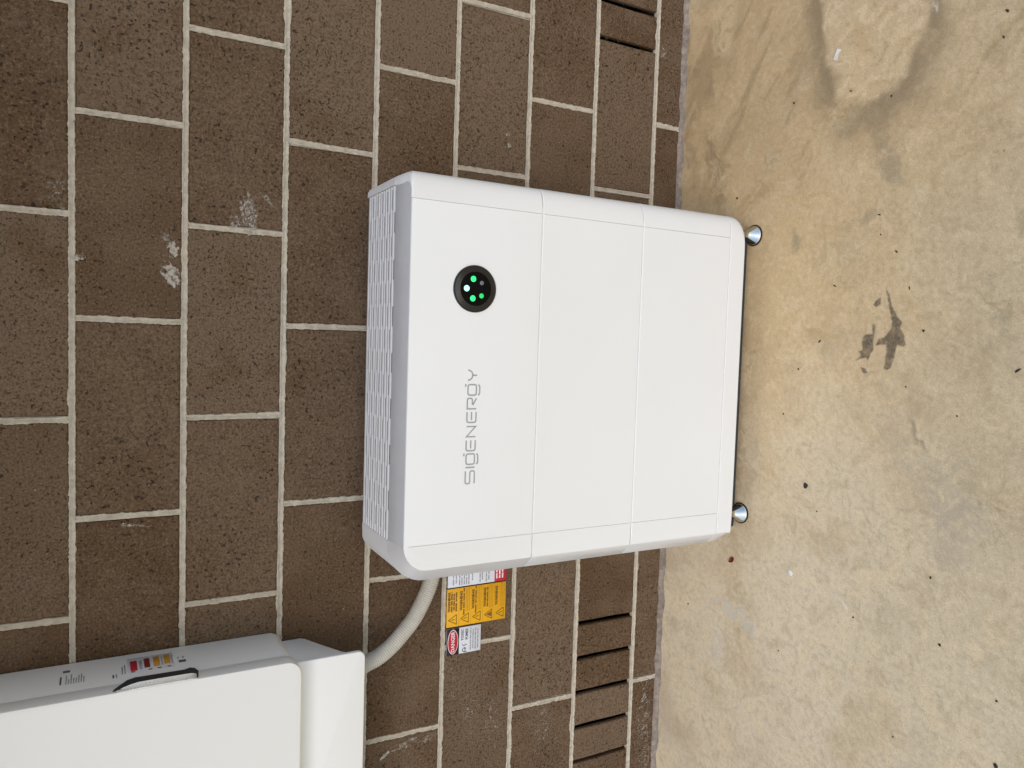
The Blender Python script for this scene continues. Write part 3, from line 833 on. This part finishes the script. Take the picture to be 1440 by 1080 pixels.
# yellow warning panel
ys, hw_, hh_ = plate('warning_sign', 'yellow sign with five warning triangles between conduit and danger sign', 'sign', -.5870, -.4885, .5300, .6980, YEL, -.004)
rh = 2*hh_/5
for k in range(5):
    zt = hh_-k*rh; zc = zt-rh/2
    if k: patch('divider', YTL, ys, -hw_+.001, hw_-.001, zt-.0004, zt+.0004)
    m = MB(); cx_ = -hw_+.0185
    for (s1, s2) in (((-.0125, -.0105), (0, .0115)), ((0, .0115), (.0125, -.0105)), ((.0125, -.0105), (-.0125, -.0105))):
        stroke(m, [(cx_+s1[0], zc+s1[1]), (cx_+s2[0], zc+s2[1])], .0018, -.0012, -.0019)
    if k == 3: m.rings([[(cx_-.007, y, zc-.0085), (cx_, y, zc+.0065), (cx_+.007, y, zc-.0085)] for y in (-.0012, -.00185)])
    else:
        stroke(m, [(cx_+.001, zc+.005), (cx_-.0016, zc-.001), (cx_+.0018, zc-.001), (cx_, zc-.0075)], .0013, -.0012, -.0019)
    m.build('warning_triangle', YTX, ys)
    text_mesh('heading', 'WARNING', YTX, ys, .0092, (.016, -.0020, zt-.0064), FRONT, 1.12, .0003, .055)
    if k == 0:
        for q in range(3): lines(ys, YTX, -.010+.004*(q % 2), .042-.004*(q % 2), zt-.0135-q*.0062, .0040, 50+q, words=3)
    else:
        if k < 4: lines(ys, YTX, (-.022, -.022, -.010, 0)[k-1], (.050, .050, .044, 0)[k-1], zt-.0138, .0036, 60+k, words=4)
        for q in range(3): lines(ys, YTL, -.014, .049, zt-.0195-q*.0045, .0022, 70+k*5+q, words=7)
# danger sign
ds, hw_, hh_ = plate('danger_sign', 'small white sign with red DANGER oval on black, reading toxic fumes', 'sign', -.6600, -.5920, .6000, .6960, SGW, -.004)
patch('black_header', BLKV, ds, -hw_, hw_, hh_-.0345, hh_)
m = MB(); m.rings([[(.0318*k*math.cos(2*math.pi*i/40), y, hh_-.0172+.0145*k*math.sin(2*math.pi*i/40)) for i in range(40)] for k, y in ((1, -.0017), (1, -.0023), (.99, -.0024))])
m.build('oval_border', PINKW, ds)
m = MB(); m.rings([[(.0300*math.cos(2*math.pi*i/40), y, hh_-.0172+.0130*math.sin(2*math.pi*i/40)) for i in range(40)] for y in (-.0020, -.0027)])
m.build('red_oval', RED, ds)
text_mesh('danger_word', 'DANGER', PINKW, ds, .0135, (0, -.0029, hh_-.0172), FRONT, .98)
text_mesh('toxic_word', 'TOXIC', TXT, ds, .0102, (.0145, -.0019, hh_-.0440), FRONT, .95)
text_mesh('fumes_word', 'FUMES', TXT, ds, .0102, (.0145, -.0019, hh_-.0560), FRONT, .95)
m = MB()                                            # bowed figure beside rising fumes
stroke(m, [(-.031, -.0085), (-.031, .0000), (-.026, .0040), (-.020, .0010)], .0020, -.0012, -.0020)
stroke(m, [(-.031, -.0020), (-.024, -.0050), (-.021, -.0040)], .0016, -.0012, -.0020)
stroke(m, [(-.014, -.0085), (-.011, -.0050), (-.015, -.0010), (-.011, .0045)], .0016, -.0012, -.0020)
m.rings([[(-.0215+.0024*math.cos(R(30*i)), y, -.0030+.0024*math.sin(R(30*i))) for i in range(12)] for y in (-.0012, -.0020)])
for v_i in range(len(m.v)): m.v[v_i] = (m.v[v_i][0], m.v[v_i][1], m.v[v_i][2])
m.build('fume_symbol', TXT, ds)
for q in range(4): lines(ds, TXTL, -.028+.002*(q % 2), .029-.003*(q % 2), -.0190-q*.0068, .0034, 90+q, words=5)
# white and red sign half behind the battery
wsn, hw_, hh_ = plate('notice_sign', 'white notice with red lower band, half hidden behind the battery', 'sign', -.4850, -.3750, .5300, .6970, SGW, -.006)
patch('red_band', RED, wsn, -hw_, hw_, -hh_, -hh_+.0350)
for q in range(3): lines(wsn, PINKW, -hw_+.008, hw_-.008, -hh_+.0290-q*.0085, .0040, 120+q, y=-.0022, words=6)
for q, (dz, x0_, x1_) in enumerate(((.0150, .006, .09), (.0230, .010, .07), (.0320, .004, .10), (.0385, .004, .10), (.0450, .004, .09), (.0515, .004, .10), (.0580, .004, .10), (.0680, .012, .06), (.0900, .004, .08), (.0965, .010, .06), (.1080, .004, .06), (.1150, .008, .08))):
    lines(wsn, TXTL, -hw_+x0_, -hw_+x1_, hh_-dz, .0034, 140+q, words=6)

# ------------------------------------------------------------------ on the floor: stain, leaf, scraps, droppings
def blob(name, pts, mat, z, parent, soft_w=.0030, h_=.0013):
    """soft-edged flat mark: a fine grid whose cover follows the distance inside the outline"""
    P = np.array(pts); lo = P.min(0)-.004; hi = P.max(0)+.004
    xs = np.arange(lo[0], hi[0]+h_, h_); ys_ = np.arange(lo[1], hi[1]+h_, h_); X, Y = np.meshgrid(xs, ys_); x, y = X.ravel(), Y.ravel()
    xw = x+fbm(x, y, 90, 301, 2)*.0022; yw = y+fbm(x, y, 90, 311, 2)*.0022
    inside = np.zeros(len(x), bool); dist = np.full(len(x), 9.0)
    for i in range(len(P)):
        (x1, y1), (x2, y2) = P[i], P[(i+1) % len(P)]
        cr_ = ((y1 > yw) != (y2 > yw)) & (xw < (x2-x1)*(yw-y1)/(y2-y1+1e-12)+x1); inside ^= cr_
        t = np.clip(((xw-x1)*(x2-x1)+(yw-y1)*(y2-y1))/((x2-x1)**2+(y2-y1)**2), 0, 1)
        dist = np.minimum(dist, np.hypot(xw-x1-t*(x2-x1), yw-y1-t*(y2-y1)))
    soft = sst(np.where(inside, dist, -dist), -soft_w*.5, soft_w*.6)*(.72+.28*sst(fbm(x, y, 45, 321, 3), -.3, .2))
    nx2, ny2 = len(xs), len(ys_); S2 = soft.reshape(ny2, nx2); v = [(float(p), float(q), z) for p, q in zip(x, y)]
    f = [(j*nx2+i, j*nx2+i+1, (j+1)*nx2+i+1, (j+1)*nx2+i) for j in range(ny2-1) for i in range(nx2-1) if S2[j:j+2, i:i+2].max() > .01]
    o = link(name, v, f, mat, parent)
    at = o.data.attributes.new('soft', 'FLOAT', 'POINT'); at.data.foreach_set('value', soft.astype(np.float32))
    return o
# picture pixels -> floor points of the dried marks
CAMP = Vector((0.14102, -1.70605, 1.46616)); FPX = 1059.877
def fl(px_, py_):
    d = M3 @ Vector(((px_-720)/FPX, (540-py_)/FPX, -1)); t = -CAMP.z/d.z
    return (CAMP.x+d.x*t, CAMP.y+d.y*t)
def zp(a, b): return fl(1150+a*.1296, 400+b*.1296)
main_mark = [(742, 40), (785, 110), (800, 200), (835, 290), (868, 350), (915, 410), (905, 480), (940, 540), (942, 600), (968, 655), (930, 672), (862, 655), (840, 760), (800, 900), (765, 928), (715, 915), (740, 800), (748, 650), (690, 652), (630, 665), (655, 590), (720, 580), (770, 520), (805, 470), (800, 350), (785, 270), (765, 170)]
blob('dried_stain', [zp(*p) for p in main_mark], STAIN, .0012, floor)
blob('dried_stain', [zp(*p) for p in ((600, 430), (632, 445), (625, 520), (605, 600), (605, 720), (570, 770), (545, 835), (530, 790), (480, 800), (405, 832), (470, 765), (440, 725), (490, 715), (480, 640), (505, 550), (560, 540), (600, 540))], STAIN, .0012, floor)
blob('dried_stain', [zp(*p) for p in ((690, 140), (680, 220), (630, 250), (605, 220), (640, 170))], STAIN, .0012, floor)
blob('dried_stain', [zp(*p) for p in ((470, 890), (520, 920), (545, 955), (490, 960))], STAIN, .0012, floor)

def crumb(name, px_, py_, lx, ly, h, ang, mat, label, cat, group=None, seed=0):
    """small irregular pellet lying on the floor; lx, ly half sizes"""
    x, y = fl(px_, py_); rg = random.Random(seed+int(px_*7+py_)); rings = []; n = 9
    js = [rg.uniform(.8, 1.2) for _ in range(n)]
    for (k, z) in ((.72, 0), (1, h*.35), (.86, h*.75), (.4, h)):
        rings.append([(lx*k*js[i]*math.cos(2*math.pi*i/n), ly*k*js[i]*math.sin(2*math.pi*i/n)+.25*lx*(math.cos(2*math.pi*i/n)**2-.5)*(ly/lx), z) for i in range(n)])
    m = MB(); m.rings(rings); o = m.build(name, mat, None, True)
    o.location = (x, y, .0004); o.rotation_euler = (0, 0, ang)
    return tag(o, label, cat, group)
DG = 'dark pellets scattered on the floor'
for i, (a, b, l1, l2, ang, lb) in enumerate((
        (1237, 302, 4.2, 1.6, 1.2, 'slim dark pellet level with the upper chrome foot, above a longer sliver'),
        (1239, 330, 2.2, 1.4, .4, 'small dark crumb between the slim pellet and the long sliver near the upper foot'),
        (1261, 354, 5.0, 1.6, .9, 'long dark sliver above and right of the grey-brown stain'),
        (1174, 402, 4.5, 1.5, 1.0, 'slim dark pellet midway between the upper chrome foot and the grey-brown stain'),
        (1279, 405, 4.0, 1.2, .1, 'thin dark sliver just right of the pointed top of the stain'),
        (1153, 480, 4.5, 1.8, 2.4, 'curved dark pellet between the battery and the smaller stain patch'),
        (1299, 465, 3.4, 2.2, .6, 'plump dark pellet just right of the grey-brown stain'),
        (1123, 519, 2.4, 2.0, 0, 'tiny round dark speck left of the smallest stain patch, nearest the battery'),
        (1102, 582, 2.2, 1.8, 0, 'tiny dark speck beside the middle of the battery bottom edge'),
        (1346, 585, 2.2, 1.8, .5, 'tiny dark speck alone on floor right of and below the stain'),
        (1274, 544, 1.8, 1.4, 0, 'tiniest dark speck just below the long tail of the stain'),
        (1432, 521, 7.0, 2.2, 2.2, 'largest dark sliver at the right edge of the picture'),
        (1117, 145, 3.0, 2.2, .6, 'dark pellet on brown floor left of the pale oval patch'),
        (1037, 279, 3.0, 2.6, 0, 'round dark pellet just above the upper right corner of the battery'),
        (1197, 128, 2.6, 1.8, 1, 'small dark pellet at the lower tip of the pale oval patch'),
        (1254, 135, 2.4, 1.8, 0, 'small dark pellet below and right of the pale oval patch'),
        (1417, 15, 5.0, 2.0, .7, 'dark sliver in the top right corner of the picture'),
        (1412, 52, 3.4, 1.4, .4, 'short dark sliver just below the one in the top right corner'),
        (1322, 907, 3.6, 2.6, .8, 'plump dark pellet alone on the lower right part of the floor'),
        (1401, 1077, 5.0, 3.6, .5, 'big dark crumb at the bottom edge of the picture on the floor'),
        (1095, 915, 2.2, 1.8, 0, 'tiny dark speck below the pale paint drop'),
        (968, 849, 2.6, 1.8, 0, 'dark speck on the floor close to the wall below the red-brown leaf'),
        (1200, 868, 2.4, 2.0, 0, 'small dark speck right of and below the pale paint drop'),
        (1309, 812, 2.8, 2.4, 0, 'round dark speck above the plump pellet on the lower right floor'),
        (1402, 986, 2.8, 1.6, 2, 'small dark sliver above the big crumb at the bottom edge'),
        (1149, 719, 2.0, 1.6, 0, 'tiny dark speck just below the round dark bead'),
        (1256, 1036, 2.0, 1.6, 0, 'tiny dark speck near the bottom edge, left of the big crumb'))):
    crumb('dark_pellet', a, b, l1*.001, l2*.001, min(l1, l2)*.0011, ang, SPECK, lb, 'pellet', DG, i)
crumb('dark_nut', 1134, 683, .0068, .0056, .006, .3, SPECK, 'round dark bead on the floor right of the lower chrome foot', 'bead')
crumb('white_paint_drop', 1111, 806, .0075, .0065, .0008, .2, CHIP, 'small pale round paint drop near the wall on the concrete floor', 'paint drop')
# red-brown leaf: a cupped, pointed little blade
def leaf(px_, py_, ang):
    x, y = fl(px_, py_); L_, W_ = .0105, .0062; v = []; f = []; nu = 8
    for i in range(nu+1):
        u = -1+2*i/nu; wd = W_*(1-abs(u)**1.8)**.6 if abs(u) < 1 else .0004
        for k in (-1, -.5, 0, .5, 1): v.append((u*L_, k*wd, .0012+.0030*abs(k)**1.5+.0022*u*u))
    for i in range(nu):
        for k in range(4): f.append((i*5+k, i*5+k+1, i*5+k+6, i*5+k+5))
    n0 = len(v); v += [(a, b, c-.0006) for a, b, c in v]; f += [tuple(n0+q for q in reversed(p)) for p in f[:]]
    o = link('dry_leaf', v, f, LEAF, None, True); o.location = (x, y, 0); o.rotation_euler = (0, 0, ang)
    st = MB(); st.box(L_*.9, L_*1.25, -.0004, .0004, .0024, .0033); st.build('leaf_stalk', LEAF, o)
    return o
tag(leaf(1030, 787, 2.3), 'small red-brown curled leaf on the floor beside the battery', 'leaf')
# white scrap: a thin bent strip
def scrap(px_, py_):
    a = Vector((*fl(px_+3, py_-8), 0)); b = Vector((*fl(px_-3, py_+8), 0)); d = b-a; s_ = Vector((d.y, -d.x, 0)).normalized()*.0058
    v = []; N = 5
    for i in range(N+1):
        t = i/N; c = a+d*t; z = .0010+.0022*math.sin(math.pi*t)
        w_ = 1-.25*math.sin(math.pi*t)
        v += [tuple(c-s_*w_+Vector((0, 0, z))), tuple(c+s_*w_+Vector((0, 0, z+.0006)))]
    f = [(2*i, 2*i+1, 2*i+3, 2*i+2) for i in range(N)]
    k = len(v); v += [(x, y, z-.0007) for x, y, z in v]; f += [tuple(k+q for q in reversed(p)) for p in f[:]]
    f += [(0, 1, k+1, k), (2*N, 2*N+1, k+2*N+1, k+2*N)]
    return link('paper_scrap', v, f, CHIP)
tag(scrap(1178, 77), 'thin white paper scrap on the pale oval patch of floor', 'scrap')
